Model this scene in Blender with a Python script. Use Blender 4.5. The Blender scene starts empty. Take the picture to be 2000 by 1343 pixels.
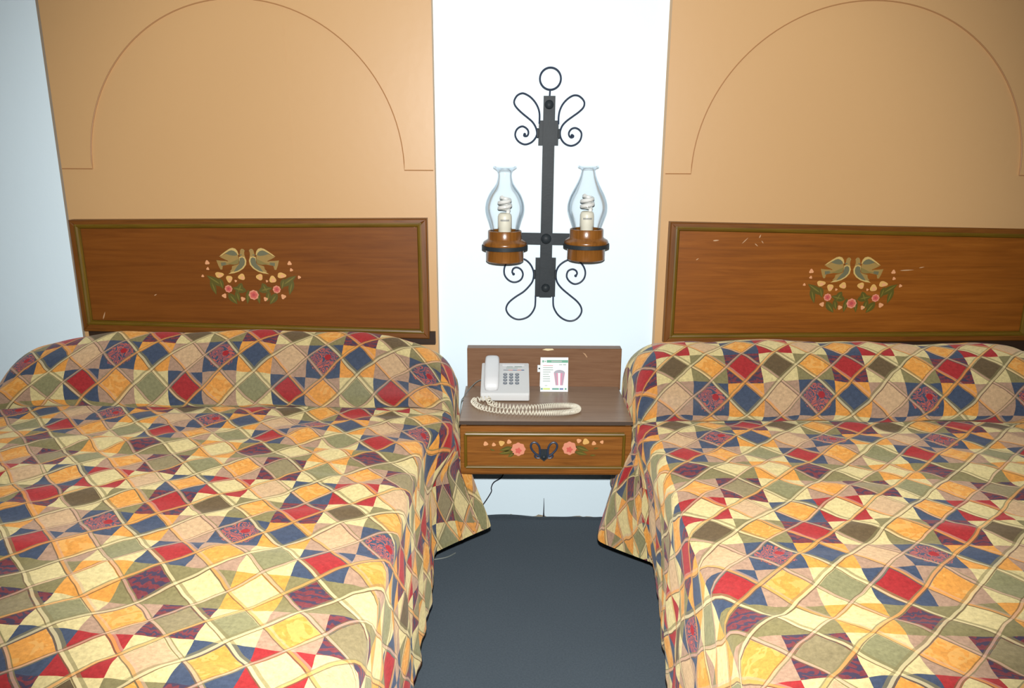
import bpy, bmesh, math, random
from mathutils import Vector, Matrix, noise

# ------------------------------------------------------------------ camera, light, exposure
scn = bpy.context.scene
COL = scn.collection
R = math.radians
def lin(*c):
    return tuple(((v/255)/12.92 if v/255 <= .04045 else ((v/255+.055)/1.055)**2.4) for v in c)

cam_d = bpy.data.cameras.new('camera'); cam = bpy.data.objects.new('camera', cam_d); COL.objects.link(cam)
cam_d.sensor_width = 36.0; cam_d.lens = 36.0*1519/2000; cam_d.clip_start = .02
cam.matrix_world = Matrix.Translation((0, -2.72, 1.42)) @ Matrix.Rotation(R(75), 4, 'X') @ Matrix.Rotation(R(.28), 4, 'Z')
scn.camera = cam

world = bpy.data.worlds.new('world'); scn.world = world; world.use_nodes = True
world.node_tree.nodes['Background'].inputs[0].default_value = (.75, .85, 1, 1)
world.node_tree.nodes['Background'].inputs[1].default_value = .05

# the camera's pop-up flash, a hand's breadth above the lens
fl = bpy.data.lights.new('flash', 'SPOT'); flash = bpy.data.objects.new('flash', fl); COL.objects.link(flash)
fl.energy = 360; fl.spot_size = R(93); fl.spot_blend = .66; fl.shadow_soft_size = .018; fl.color = (1, .99, .965)
flash.location = (0, -2.69, 1.53); flash.rotation_euler = (R(75.5), 0, 0)

vs = scn.view_settings
vs.view_transform = 'Standard'; vs.look = 'None'; vs.exposure = 0.0; vs.gamma = 1.0; vs.use_curve_mapping = False

# ------------------------------------------------------------------ node helpers
class S:
    """a shader value with arithmetic"""
    nt = None
    def __init__(s, k): s.k = k
    @staticmethod
    def m(op, *a):
        n = S.nt.nodes.new('ShaderNodeMath'); n.operation = op
        for i, v in enumerate(a):
            if isinstance(v, S): S.nt.links.new(v.k, n.inputs[i])
            else: n.inputs[i].default_value = v
        return S(n.outputs[0])
    def __add__(s, o): return S.m('ADD', s, o)
    def __radd__(s, o): return S.m('ADD', o, s)
    def __sub__(s, o): return S.m('SUBTRACT', s, o)
    def __rsub__(s, o): return S.m('SUBTRACT', o, s)
    def __mul__(s, o): return S.m('MULTIPLY', s, o)
    def __rmul__(s, o): return S.m('MULTIPLY', o, s)
    def __lt__(s, o): return S.m('LESS_THAN', s, o)
    def __gt__(s, o): return S.m('GREATER_THAN', s, o)
    def floor(s): return S.m('FLOOR', s)
    def frac(s): return S.m('FRACT', s)
    def mod(s, o): return S.m('FLOORED_MODULO', s, o)
    def abs(s): return S.m('ABSOLUTE', s)
    def sin(s): return S.m('SINE', s)
    def max(s, o): return S.m('MAXIMUM', s, o)

def newmat(name):
    m = bpy.data.materials.new(name); m.use_nodes = True
    nt = m.node_tree; S.nt = nt
    return m, nt, nt.nodes['Principled BSDF']
def mixc(nt, f, a, b, mode='MIX'):
    n = nt.nodes.new('ShaderNodeMix'); n.data_type = 'RGBA'; n.blend_type = mode; n.clamp_factor = True
    for i, v in ((0, f), (6, a), (7, b)):
        if isinstance(v, S): nt.links.new(v.k, n.inputs[i])
        elif hasattr(v, 'is_linked'): nt.links.new(v, n.inputs[i])
        elif i == 0: n.inputs[0].default_value = v
        else: n.inputs[i].default_value = (*v[:3], 1)
    return n.outputs[2]
def noise_n(nt, vec, scale, detail=2, rough=.5, dist=0):
    n = nt.nodes.new('ShaderNodeTexNoise'); n.inputs['Scale'].default_value = scale; n.inputs['Detail'].default_value = detail
    n.inputs['Roughness'].default_value = rough; n.inputs['Distortion'].default_value = dist
    if vec is not None: nt.links.new(vec, n.inputs['Vector'])
    return S(n.outputs[0])
def mapping(nt, vec, sc, loc=(0,0,0)):
    n = nt.nodes.new('ShaderNodeMapping'); n.inputs['Scale'].default_value = sc; n.inputs['Location'].default_value = loc
    nt.links.new(vec, n.inputs['Vector']); return n.outputs[0]
def coord(nt, kind='Object'):
    return nt.nodes.new('ShaderNodeTexCoord').outputs[kind]
def geo_pos(nt): return nt.nodes.new('ShaderNodeNewGeometry').outputs['Position']
def bump(nt, p, h, dist, strength=1):
    b = nt.nodes.new('ShaderNodeBump'); b.inputs['Distance'].default_value = dist; b.inputs['Strength'].default_value = strength
    nt.links.new(h.k, b.inputs['Height']); nt.links.new(b.outputs[0], p.inputs['Normal'])

def paint(name, c, rough=.5, var=.04, bscale=60, bdist=.0006, spec=.5, vscale=2.5):
    m, nt, p = newmat(name); pos = geo_pos(nt)
    n = noise_n(nt, pos, vscale, 4)
    f = (n - .5)*(2*var) + 1
    mul = nt.nodes.new('ShaderNodeCombineColor'); 
    for i in range(3): nt.links.new(f.k, mul.inputs[i])
    nt.links.new(mixc(nt, 1.0, c, mul.outputs[0], 'MULTIPLY'), p.inputs['Base Color'])
    p.inputs['Roughness'].default_value = rough; p.inputs['Specular IOR Level'].default_value = spec
    if bdist: bump(nt, p, noise_n(nt, pos, bscale, 3), bdist, .5)
    return m
def plain(name, c, rough=.5, metal=0, spec=.5, var=.05):
    m, nt, p = newmat(name); pos = geo_pos(nt)
    n = noise_n(nt, pos, 90, 2)
    nt.links.new(mixc(nt, n, tuple(v*(1-var) for v in c), tuple(min(1, v*(1+var)) for v in c)), p.inputs['Base Color'])
    p.inputs['Roughness'].default_value = rough; p.inputs['Metallic'].default_value = metal; p.inputs['Specular IOR Level'].default_value = spec
    return m
def wood(name, dark, mid, light, rough=.4, axis='X', scale=1.0, spec=.4, blot=.5, loc=(0,0,0)):
    m, nt, p = newmat(name); pos = geo_pos(nt)
    s = {'X': (1.3, 14, 26), 'Z': (26, 14, 1.3), 'Y': (26, 1.3, 14)}[axis]
    g = noise_n(nt, mapping(nt, pos, tuple(v*scale for v in s), loc), 1.6, 6, .62, 1.1)
    f = noise_n(nt, mapping(nt, pos, tuple(v*scale*5 for v in s), loc), 1.0, 3, .6)
    b = noise_n(nt, mapping(nt, pos, (1.6, 3, 4.5), loc), 1.5, 3, .5, .6)
    ramp = nt.nodes.new('ShaderNodeValToRGB'); e = ramp.color_ramp.elements
    e[0].position = .30; e[0].color = (*dark, 1); e[1].position = .72; e[1].color = (*light, 1)
    x = e.new(.5); x.color = (*mid, 1)
    fac = g*.55 + f*.18 + (b*blot + (1-blot)*.5)*.27
    nt.links.new(fac.k, ramp.inputs[0]); nt.links.new(ramp.outputs[0], p.inputs['Base Color'])
    p.inputs['Roughness'].default_value = rough; p.inputs['Specular IOR Level'].default_value = spec
    bump(nt, p, f, .0004, .35)
    return m

# ------------------------------------------------------------------ the patchwork print (3 x 6 patches that repeat, diamonds and a plaid of diagonal bands)
def patchwork(name):
    m, nt, p = newmat(name)
    uvn = nt.nodes.new('ShaderNodeUVMap'); uvn.uv_map = 'UVMap'; uv = uvn.outputs[0]
    wob = noise_n(nt, uv, .9, 2); wob2 = noise_n(nt, mapping(nt, uv, (1,1,1), (7.3, 2.1, 0)), .9, 2)
    sep = nt.nodes.new('ShaderNodeSeparateXYZ'); nt.links.new(uv, sep.inputs[0])
    u = S(sep.outputs[0]) + (wob - .5)*.14; v = S(sep.outputs[1]) + (wob2 - .5)*.20
    K = .66
    dye = lambda *c: tuple(x*K for x in lin(*c))
    RED=dye(176,50,52); NAVY=dye(72,84,106); ORG=dye(232,162,76); CRM=dye(224,206,148); TAN=dye(214,180,138)
    PNK=dye(184,150,124); GRN=dye(148,144,104); OLV=dye(142,132,90); BRN=dye(108,90,64); KHK=dye(152,138,102); MAR=dye(128,62,68)
    bg  = [NAVY,PNK,CRM,  PNK,NAVY,ORG,  CRM,OLV,MAR,  RED,CRM,NAVY,  PNK,MAR,CRM,  OLV,OLV,ORG]
    dia = [RED,ORG,GRN,   TAN,NAVY,NAVY, BRN,ORG,RED,  CRM,TAN,ORG,   ORG,KHK,GRN,  MAR,CRM,CRM]
    idx = v.mod(6).floor()*3 + u.mod(3).floor()
    def lut(cols):
        r = nt.nodes.new('ShaderNodeValToRGB'); cr = r.color_ramp; cr.interpolation = 'CONSTANT'
        cr.elements.remove(cr.elements[1]); cr.elements[0].position = 0; cr.elements[0].color = (*cols[0], 1)
        for i, c in enumerate(cols[1:], 1):
            e = cr.elements.new(i/18); e.color = (*c, 1)
        nt.links.new(((idx + .5)*(1/18)).k, r.inputs[0]); return r.outputs[0]
    fu = (u.frac() - .5); fv = (v.frac() - .5)
    inside = (fu.abs() + fv.abs()) < .475
    c = mixc(nt, inside, lut(bg), lut(dia))
    # mottled dye inside each patch
    mot = noise_n(nt, uv, 11, 5, .75)
    mm = nt.nodes.new('ShaderNodeMapRange'); mm.inputs[1].default_value = .3; mm.inputs[2].default_value = .7; mm.inputs[3].default_value = .70; mm.inputs[4].default_value = 1.16
    nt.links.new(mot.k, mm.inputs[0])
    cc = nt.nodes.new('ShaderNodeCombineColor')
    for i in range(3): nt.links.new(mm.outputs[0], cc.inputs[i])
    c = mixc(nt, 1.0, c, cc.outputs[0], 'MULTIPLY')
    # swirling paisley on three of the patches
    def isidx(i): return (idx - i).abs() < .5
    sw = noise_n(nt, uv, 3.2, 1.5, .5, 1.6)
    curl = ((sw*60).sin() > .05)
    rr = (fu*fu + fv*fv)
    blob = (rr + (sw - .5)*.16) < .150
    pais = isidx(4)*blob*curl
    stripe = ((v*34 + (sw*14)).sin() > .25)
    c = mixc(nt, pais*.9, c, dye(196, 98, 84))
    ring = isidx(4)*(((fu-.10)*(fu-.10) + (fv-.08)*(fv-.08)) < .009)
    c = mixc(nt, ring, c, dye(168, 42, 48))
    mar = (isidx(8)*(1 - inside)).max(isidx(13)*(1 - inside)).max(isidx(15)*inside)
    c = mixc(nt, mar*stripe*.9, c, dye(64, 62, 84))
    # marbling on the orange diamonds
    orgd = isidx(1).max(isidx(7)).max(isidx(12)).max(isidx(11))*inside
    vein = ((noise_n(nt, uv, 2.6, 2, .5, .8)*22).sin() > .35)
    c = mixc(nt, orgd*vein*.45, c, dye(238, 190, 112))
    # plaid bands along both diagonals
    DK = dye(92, 78, 48)
    def bands(c, q, styles):
        k = q - .5; fr = (k + .5).frac() - .5; ki = (k + .5).floor().mod(3)
        for i, st in enumerate(styles):
            sel = (ki - i).abs() < .5
            for (off, w, col, op) in st:
                c = mixc(nt, sel*((fr - off).abs() < w)*op, c, col)
        return c
    OR_, CR_, OL_, PK_ = dye(226,158,86), dye(222,204,154), dye(132,122,82), dye(210,170,142)
    DK = dye(112,90,62)
    c = bands(c, u + v, [[(.058,.040,CR_,.75), (.142,.042,OL_,.65), (.0,.016,DK,.85)],
                         [(.055,.040,OR_,.75), (.130,.032,PK_,.45), (.0,.016,DK,.85)],
                         [(.055,.036,PK_,.65), (.106,.016,OL_,.8), (.0,.014,DK,.8)]])
    c = bands(c, u - v, [[(-.055,.036,OR_,.7), (-.110,.018,OL_,.75), (.0,.015,DK,.8)],
                         [(-.058,.038,CR_,.7), (-.135,.036,OL_,.6), (.0,.016,DK,.85)],
                         [(-.050,.030,PK_,.65), (-.096,.014,DK,.7), (.0,.014,OL_,.8)]])
    nt.links.new(c, p.inputs['Base Color'])
    p.inputs['Roughness'].default_value = .6; p.inputs['Specular IOR Level'].default_value = .25
    p.inputs['Diffuse Roughness'].default_value = 1.0; p.inputs['Sheen Weight'].default_value = .06
    bump(nt, p, noise_n(nt, uv, 26, 3, .6), .0012, .4)
    return m

# ------------------------------------------------------------------ mesh helpers
ORG_OF = {}
def root(name, loc, label, cat, group=None):
    o = bpy.data.objects.new(name, None); COL.objects.link(o); o.location = loc; o.empty_display_size = .05
    o['label'] = label; o['category'] = cat
    if group: o['group'] = group
    ORG_OF[o] = Vector(loc); return o
def build(name, verts, faces, mats, parent=None, loc=None, smooth=True, fm=None, label=None, cat=None, kind=None, angle=35, group=None):
    """one mesh object from world-space verts"""
    o0 = ORG_OF[parent] if parent is not None else Vector(loc or (0,0,0))
    me = bpy.data.meshes.new(name)
    me.from_pydata([tuple(Vector(v) - o0) for v in verts], [], faces)
    for mt in (mats if isinstance(mats, (list, tuple)) else [mats]): me.materials.append(mt)
    if fm:
        for f, i in zip(me.polygons, fm): f.material_index = i
    o = bpy.data.objects.new(name, me); COL.objects.link(o)
    if parent is not None: o.parent = parent
    else: o.location = o0
    ORG_OF[o] = o0
    bm = bmesh.new(); bm.from_mesh(me); bmesh.ops.recalc_face_normals(bm, faces=bm.faces[:]); bm.to_mesh(me); bm.free()
    if smooth:
        for f in me.polygons: f.use_smooth = True
        me.set_sharp_from_angle(angle=R(angle))
    if label: o['label'] = label
    if cat: o['category'] = cat
    if kind: o['kind'] = kind
    if group: o['group'] = group
    return o
def clone(src, parent, off):
    c = src.copy(); COL.objects.link(c); c.parent = parent; c.location = Vector(src.location) + Vector(off); ORG_OF[c] = ORG_OF[src]; return c

class MB:
    def __init__(s): s.v = []; s.f = []; s.m = []
    def add(s, v, f, mi=0):
        b = len(s.v); s.v += [tuple(x) for x in v]; s.f += [tuple(b+i for i in q) for q in f]; s.m += [mi]*len(f); return s
    def box(s, x0, x1, y0, y1, z0, z1, bev=0, seg=2, mi=0):
        bm = bmesh.new(); bmesh.ops.create_cube(bm, size=1)
        for v in bm.verts: v.co = Vector(((x0+x1)/2 + v.co.x*(x1-x0), (y0+y1)/2 + v.co.y*(y1-y0), (z0+z1)/2 + v.co.z*(z1-z0)))
        if bev: bmesh.ops.bevel(bm, geom=bm.edges[:], offset=bev, segments=seg, profile=.5, affect='EDGES')
        bm.verts.index_update(); s.add([v.co[:] for v in bm.verts], [[v.index for v in f.verts] for f in bm.faces], mi); bm.free(); return s
    def lathe(s, prof, c, n=32, mi=0, sx=1, sy=1, cap0=False, cap1=False):
        vs = []; fs = []
        for (r, z) in prof:
            for i in range(n):
                a = 2*math.pi*i/n; vs.append((c[0]+r*math.cos(a)*sx, c[1]+r*math.sin(a)*sy, c[2]+z))
        for j in range(len(prof)-1):
            for i in range(n):
                i2 = (i+1) % n; fs.append((j*n+i, j*n+i2, (j+1)*n+i2, (j+1)*n+i))
        if cap0: fs.append(tuple(range(n))[::-1])
        if cap1: fs.append(tuple((len(prof)-1)*n+i for i in range(n)))
        return s.add(vs, fs, mi)
    def tube(s, pts, r, n=8, closed=False, mi=0, caps=True, flat=None):
        pts = [Vector(p) for p in pts]; N = len(pts); vs = []; fs = []
        rad = r if callable(r) else (lambda t: r)
        tang = []
        for i in range(N):
            if closed: t = pts[(i+1) % N] - pts[i-1]
            else: t = pts[min(i+1, N-1)] - pts[max(i-1, 0)]
            tang.append(t.normalized())
        t0 = tang[0]; ref = Vector((0,1,0)) if abs(t0.y) < .9 else Vector((1,0,0))
        nrm = (ref - t0*ref.dot(t0)).normalized()
        for i in range(N):
            t = tang[i]; nrm = (nrm - t*nrm.dot(t)); nrm = nrm.normalized() if nrm.length > 1e-6 else Vector((0,0,1)); b = t.cross(nrm)
            rr = rad(i/max(1, N-1))
            for k in range(n):
                a = 2*math.pi*k/n; vs.append(pts[i] + (nrm*math.cos(a) + b*math.sin(a))*rr)
        for i in range(N if closed else N-1):
            j = (i+1) % N
            for k in range(n): fs.append((i*n+k, i*n+(k+1) % n, j*n+(k+1) % n, j*n+k))
        if caps and not closed: fs.append(tuple(range(n))[::-1]); fs.append(tuple((N-1)*n+k for k in range(n)))
        return s.add(vs, fs, mi)
    def prism(s, poly, y0, y1, mi=0):
        """polygon of (x,z) pushed from y0 to y1"""
        n = len(poly); vs = [(x, y0, z) for x, z in poly] + [(x, y1, z) for x, z in poly]
        fs = [tuple(range(n)), tuple(range(2*n-1, n-1, -1))] + [(i, (i+1) % n, n+(i+1) % n, n+i) for i in range(n)]
        return s.add(vs, fs, mi)
    def face(s, poly, mi=0): return s.add(poly, [tuple(range(len(poly)))], mi)
    def out(s, name, mats, parent=None, **k): return build(name, s.v, s.f, mats, parent, fm=s.m, **k)

def crom(pts, per=6, closed=False):
    P = [Vector(p) for p in pts]; out = []; n = len(P)
    for i in range(n if closed else n-1):
        a, b, c, d = (P[(i-1) % n], P[i], P[(i+1) % n], P[(i+2) % n]) if closed else (P[max(i-1,0)], P[i], P[i+1], P[min(i+2,n-1)])
        for k in range(per):
            t = k/per; out.append(.5*((2*b) + (c-a)*t + (2*a-5*b+4*c-d)*t*t + (3*b-a-3*c+d)*t**3))
    if not closed: out.append(P[-1])
    return out
def lerp(a, b, t): return a + (b-a)*t
def sst(a, b, x):
    t = max(0, min(1, (x-a)/(b-a))); return t*t*(3-2*t)

# ------------------------------------------------------------------ materials
M = {}
M['wall']   = paint('white_wall_paint', (.715, .855, .935), .5, .02, 45, .0008, .45)
M['orange'] = paint('orange_satin_paint', (.525, .315, .140), .42, .03, 30, .0005, .5, 1.5)
M['orange_d'] = paint('orange_edge_paint', (.38, .19, .075), .5, .03, 30, .0005, .5, 1.5)
M['ceil']   = paint('ceiling_paint', (.8, .82, .84), .8, .02, 40, .001, .3)
M['mold']   = plain('dirty_plaster', lin(150, 140, 120), .9)
M['dark']   = plain('dark_gap_and_shade', lin(16, 20, 34), .9)  # also colours the painted shade below the nightstand
M['wood']   = wood('headboard_wood', lin(90,48,14), lin(112,63,20), lin(128,75,26), .42, 'X', 1.0, .22)
M['wood_b'] = wood('headboard_wood_warm', lin(100,54,12), lin(128,72,19), lin(148,88,28), .42, 'X', 1.2, .28, loc=(3.1, 0, 1.7))
M['frame']  = wood('frame_wood', lin(78,44,12), lin(106,62,18), lin(126,76,26), .4, 'X', 2.0, .4)
M['frame_v']= wood('frame_wood_upright', lin(78,44,12), lin(106,62,18), lin(126,76,26), .4, 'Z', 2.0, .4)
M['bead']   = wood('olive_gilt_bead', lin(74,54,8), lin(100,76,16), lin(120,92,28), .35, 'X', 2.0, .5)
M['bead_v'] = wood('olive_gilt_bead_upright', lin(74,54,8), lin(100,76,16), lin(120,92,28), .35, 'Z', 2.0, .5)
M['wood_dark']  = wood('dark_brown_wood', lin(30,18,10), lin(44,28,16), lin(58,38,22), .6, 'X', 2.0, .3)
M['lam']    = wood('brown_laminate', lin(122,96,76), lin(142,116,94), lin(156,130,108), .30, 'X', 1.5, .5, .2)
M['lam_b']  = wood('brown_laminate_back', lin(96,64,40), lin(116,82,56), lin(130,98,72), .42, 'X', 2.2, .4, .2)
M['lam_e']  = plain('dark_laminate_edge', lin(70,58,50), .4)
M['drawer'] = wood('drawer_wood', lin(88,50,14), lin(126,77,27), lin(156,102,44), .38, 'X', 1.6, .45)
M['iron']   = paint('black_iron', lin(40, 46, 50), .5, .25, 120, .0006, .2, 25)
M['iron_w'] = plain('bloom_blue_iron_wire', lin(40, 52, 72), .42)  # blue tint carries the lens's chromatic bloom in the wire colour
M['cup']    = wood('turned_cup_wood', lin(86,52,18), lin(122,76,28), lin(144,94,42), .26, 'Z', 1.4, .5)
M['bulb']   = plain('bulb_glass', lin(226, 226, 222), .25)
M['bulbb']  = plain('bulb_plastic', lin(220, 216, 198), .4)
M['print']  = plain('grey_print', lin(120, 122, 124), .6)
M['phone']  = plain('phone_plastic', lin(204, 206, 206), .36, 0, .5, .01)
M['phone2'] = plain('phone_plastic_light', lin(214, 216, 218), .3, 0, .5, .01)
M['key']    = plain('grey_key', lin(104, 112, 124), .5)
M['keyt']   = plain('key_top', lin(168, 172, 172), .5)
M['cord']   = plain('cord_plastic', lin(214, 208, 190), .4)
M['cable']  = plain('grey_cable', lin(116, 122, 118), .5)
M['paper']  = plain('white_card', lin(222, 228, 230), .55)
M['pgreen'] = plain('print_green', lin(56, 140, 108), .5)
M['pyel']   = plain('print_yellow_green', lin(178, 196, 96), .5)
M['pteal']  = plain('print_teal', lin(62, 128, 124), .5)
M['pblue']  = plain('print_blue', lin(60, 92, 140), .5)
M['ppink']  = plain('print_pink', lin(186, 112, 142), .5)
M['pgrey']  = plain('print_pale_grey', lin(140, 138, 150), .5)
M['ptxt']   = plain('print_text', lin(138, 156, 148), .5)
M['ptxtr']  = plain('print_text_red', lin(190, 134, 140), .5)
M['pred']   = plain('print_red', lin(196, 110, 96), .5)
M['chip']   = plain('bare_chip', lin(222, 204, 160), .6)
M['scuff']  = plain('scuffed_varnish', lin(176, 140, 104), .6)
M['d_cream']= plain('dove_cream', lin(186, 158, 94), .5)
M['d_grey'] = plain('dove_grey', lin(98, 96, 70), .5)
M['d_khaki']= plain('dove_khaki', lin(146, 118, 62), .5)
M['d_mid']  = plain('dove_olive', lin(122, 106, 54), .5)
M['f_pink'] = plain('flower_pink', lin(204, 132, 106), .5)
M['f_rose'] = plain('flower_rose', lin(190, 88, 76), .5)
M['f_deep'] = plain('flower_deep', lin(168, 68, 68), .5)
M['f_cream']= plain('bud_cream', lin(202, 158, 88), .5)
M['f_blush']= plain('bud_blush', lin(208, 148, 104), .5)
M['leaf']   = plain('leaf_green', lin(82, 74, 14), .5)
M['leaf2']  = plain('leaf_light', lin(110, 100, 34), .5)
M['mattress']=plain('mattress_ticking', lin(200, 196, 186), .8)
M['quilt']  = patchwork('patchwork_print')
def carpet_mat():
    m, nt, p = newmat('charcoal_carpet'); pos = geo_pos(nt)
    a = noise_n(nt, pos, 190, 4, .75); b = noise_n(nt, pos, 3.5, 3)
    c = mixc(nt, a, lin(45, 53, 60), lin(81, 90, 97))
    c = mixc(nt, b*.35, c, lin(53, 62, 70))
    nt.links.new(c, p.inputs['Base Color']); p.inputs['Roughness'].default_value = .95; p.inputs['Specular IOR Level'].default_value = .1; p.inputs['Diffuse Roughness'].default_value = 1.0
    bump(nt, p, a, .004, .6); return m
M['carpet'] = carpet_mat()
def glass_mat():
    m = bpy.data.materials.new('clear_chimney_glass'); m.use_nodes = True; nt = m.node_tree; nt.nodes.clear()
    o = nt.nodes.new('ShaderNodeOutputMaterial'); mx = nt.nodes.new('ShaderNodeMixShader'); t = nt.nodes.new('ShaderNodeBsdfTransparent'); g = nt.nodes.new('ShaderNodeBsdfGlossy')
    fr = nt.nodes.new('ShaderNodeFresnel'); fr.inputs[0].default_value = 1.25
    t.inputs[0].default_value = (.974, .978, .981, 1); g.inputs['Roughness'].default_value = .06; g.inputs[0].default_value = (.9, .95, 1, 1)
    mu = nt.nodes.new('ShaderNodeMath'); mu.operation = 'MULTIPLY'; mu.inputs[1].default_value = .4; nt.links.new(fr.outputs[0], mu.inputs[0]); nt.links.new(mu.outputs[0], mx.inputs[0]); nt.links.new(t.outputs[0], mx.inputs[1]); nt.links.new(g.outputs[0], mx.inputs[2]); nt.links.new(mx.outputs[0], o.inputs[0])
    return m
M['glass'] = glass_mat()

# ------------------------------------------------------------------ room shell
XL, XR, YB, ZC = -2.7, 2.95, -4.3, 2.55
def slab(name, *b, mat): return MB().box(*b).out(name, mat, smooth=False, kind='structure')
fl_o = slab('floor', XL, XR, YB, 0.0, -.12, 0.0, mat=M['carpet'])
wb = slab('wall_back', XL-.1, XR+.1, 0.0, .12, -.12, ZC+.1, mat=M['wall'])
slab('wall_left', XL-.1, XL, YB, 0.0, -.12, ZC+.1, mat=M['wall'])
slab('wall_right', XR, XR+.1, YB, 0.0, -.12, ZC+.1, mat=M['wall'])
slab('wall_front', XL-.1, XR+.1, YB-.12, YB, -.12, ZC+.1, mat=M['wall'])
slab('ceiling', XL, XR, YB, 0.0, ZC, ZC+.12, mat=M['ceil'])
# crack and chipped plaster where the back wall meets the carpet
random.seed(4)
MB().prism([(.1215,.0), (.1290,.0), (.1272,.02), (.1268,.05), (.1255,.082), (.1242,.082), (.1238,.05), (.1228,.02)], -.0006, .0).out('crack', M['dark'], wb, smooth=False, label='dark vertical crack at the foot of the wall')
for x0, x1, h in ((-.075, .035, .014), (.06, .14, .012), (.21, .33, .008)):
    poly = [(x0, 0.0)] + [(lerp(x0, x1, i/9), h*(.45+.75*random.random())*math.sin(math.pi*(.12+.76*i/9))) for i in range(10)] + [(x1, 0.0)]
    MB().prism(poly, -.0005, .0).out('chipped_plaster', M['mold'], wb, smooth=False, label='dirty chipped plaster along the carpet edge')
# rough raised edge of the carpet
pts = []; N = 60
for i in range(N+1):
    x = lerp(-.35, .75, i/N); pts.append((x, -.010 + .004*noise.noise((x*14, 0, 0)), .002 + .005*max(0, noise.noise((x*9, 3, 0))) + .010*math.exp(-((x+.03)/.07)**2)))
MB().tube(pts, .007, 6).out('carpet_edge', M['carpet'], fl_o, label='rough turned-up carpet edge')

# ------------------------------------------------------------------ orange arched wall panels
def arched_panel(x0, x1, z1, xa, a, b, zfoot, seam, label):
    t = root('arched_wall_panel', ((x0+x1)/2, 0, 0), label, 'wall panel', 'orange arched panels behind the beds')
    D = -.024
    ch = .020 if seam else .004; ch2 = .003 if seam else .020
    v = [(x0,0,0),(x0,-.004,0),(x0+ch,D,0),(x1-ch2,D,0),(x1,-.004,0),(x1,0,0)]
    vs = v + [(p[0], p[1], z1) for p in v]; n = 6
    MB().add(vs, [tuple(range(n)), tuple(range(2*n-1,n-1,-1))] + [(i,(i+1)%n,n+(i+1)%n,n+i) for i in range(n)]).out('backing_board', M['orange'], t, smooth=False)
    # flat board with the round arch cut out of it
    xl, xr = x0+ch+.004, x1-ch2-.002
    arc = [(xa + a*math.cos(math.pi*i/64), zfoot + b*math.sin(math.pi*i/64)) for i in range(65)]     # right foot over the top to the left foot
    zt = z1 - .03; T = D - .007
    outer = []
    for i in range(65):
        th = math.pi*i/64; dx, dz = math.cos(th), math.sin(th)
        k = min((xr-xa)/dx if dx > 1e-6 else 9, (xl-xa)/dx if dx < -1e-6 else 9, (zt-zfoot)/dz if dz > 1e-6 else 9)
        outer.append((xa+dx*k, zfoot+dz*k))
    # square corners
    vsf = [(x, T, z) for x, z in arc] + [(x, T, z) for x, z in outer] + [(x, D, z) for x, z in arc] + [(x, D, z) for x, z in outer]
    fs = []
    for i in range(64):
        fs.append((i, i+1, 65+i+1, 65+i)); fs.append((130+i, 130+i+1, i+1, i))
    ci = [(xr, zt), (xl, zt)]
    for cx, cz in ci:
        j = min(range(64), key=lambda i: (outer[i][0]-cx)**2+(outer[i][1]-cz)**2 + (outer[i+1][0]-cx)**2+(outer[i+1][1]-cz)**2)
        vsf.append((cx, T, cz)); fs.append((65+j, 65+j+1, len(vsf)-1))
    fs.append((0, 65, 195, 130)); fs.append((64, 194, 259, 129))
    MB().add(vsf, fs).out('arch_board', M['orange'], t, smooth=False)
    e = T - .0002
    line = [(xr-.002, e, zfoot)] + [(x, e, z) for x, z in arc] + [(xl+.002, e, zfoot)]
    MB().tube(line, .0019, 6).out('arch_edge', M['orange_d'], t)
    if seam: MB().box(seam-.0025, seam+.0025, D-.0005, D+.001, 1.15, 2.2).out('seam_strip', M['orange'], t, smooth=False)
    return t
arched_panel(-1.548, -.262, 2.45, -.893, .527, .535, 1.305, -.745, 'orange painted arched panel on the wall above the bed by the pale side wall')
arched_panel(.506, 1.88, 2.45, 1.157, .555, .545, 1.298, None, 'orange painted arched panel on the wall above the bed on the far right')

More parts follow.
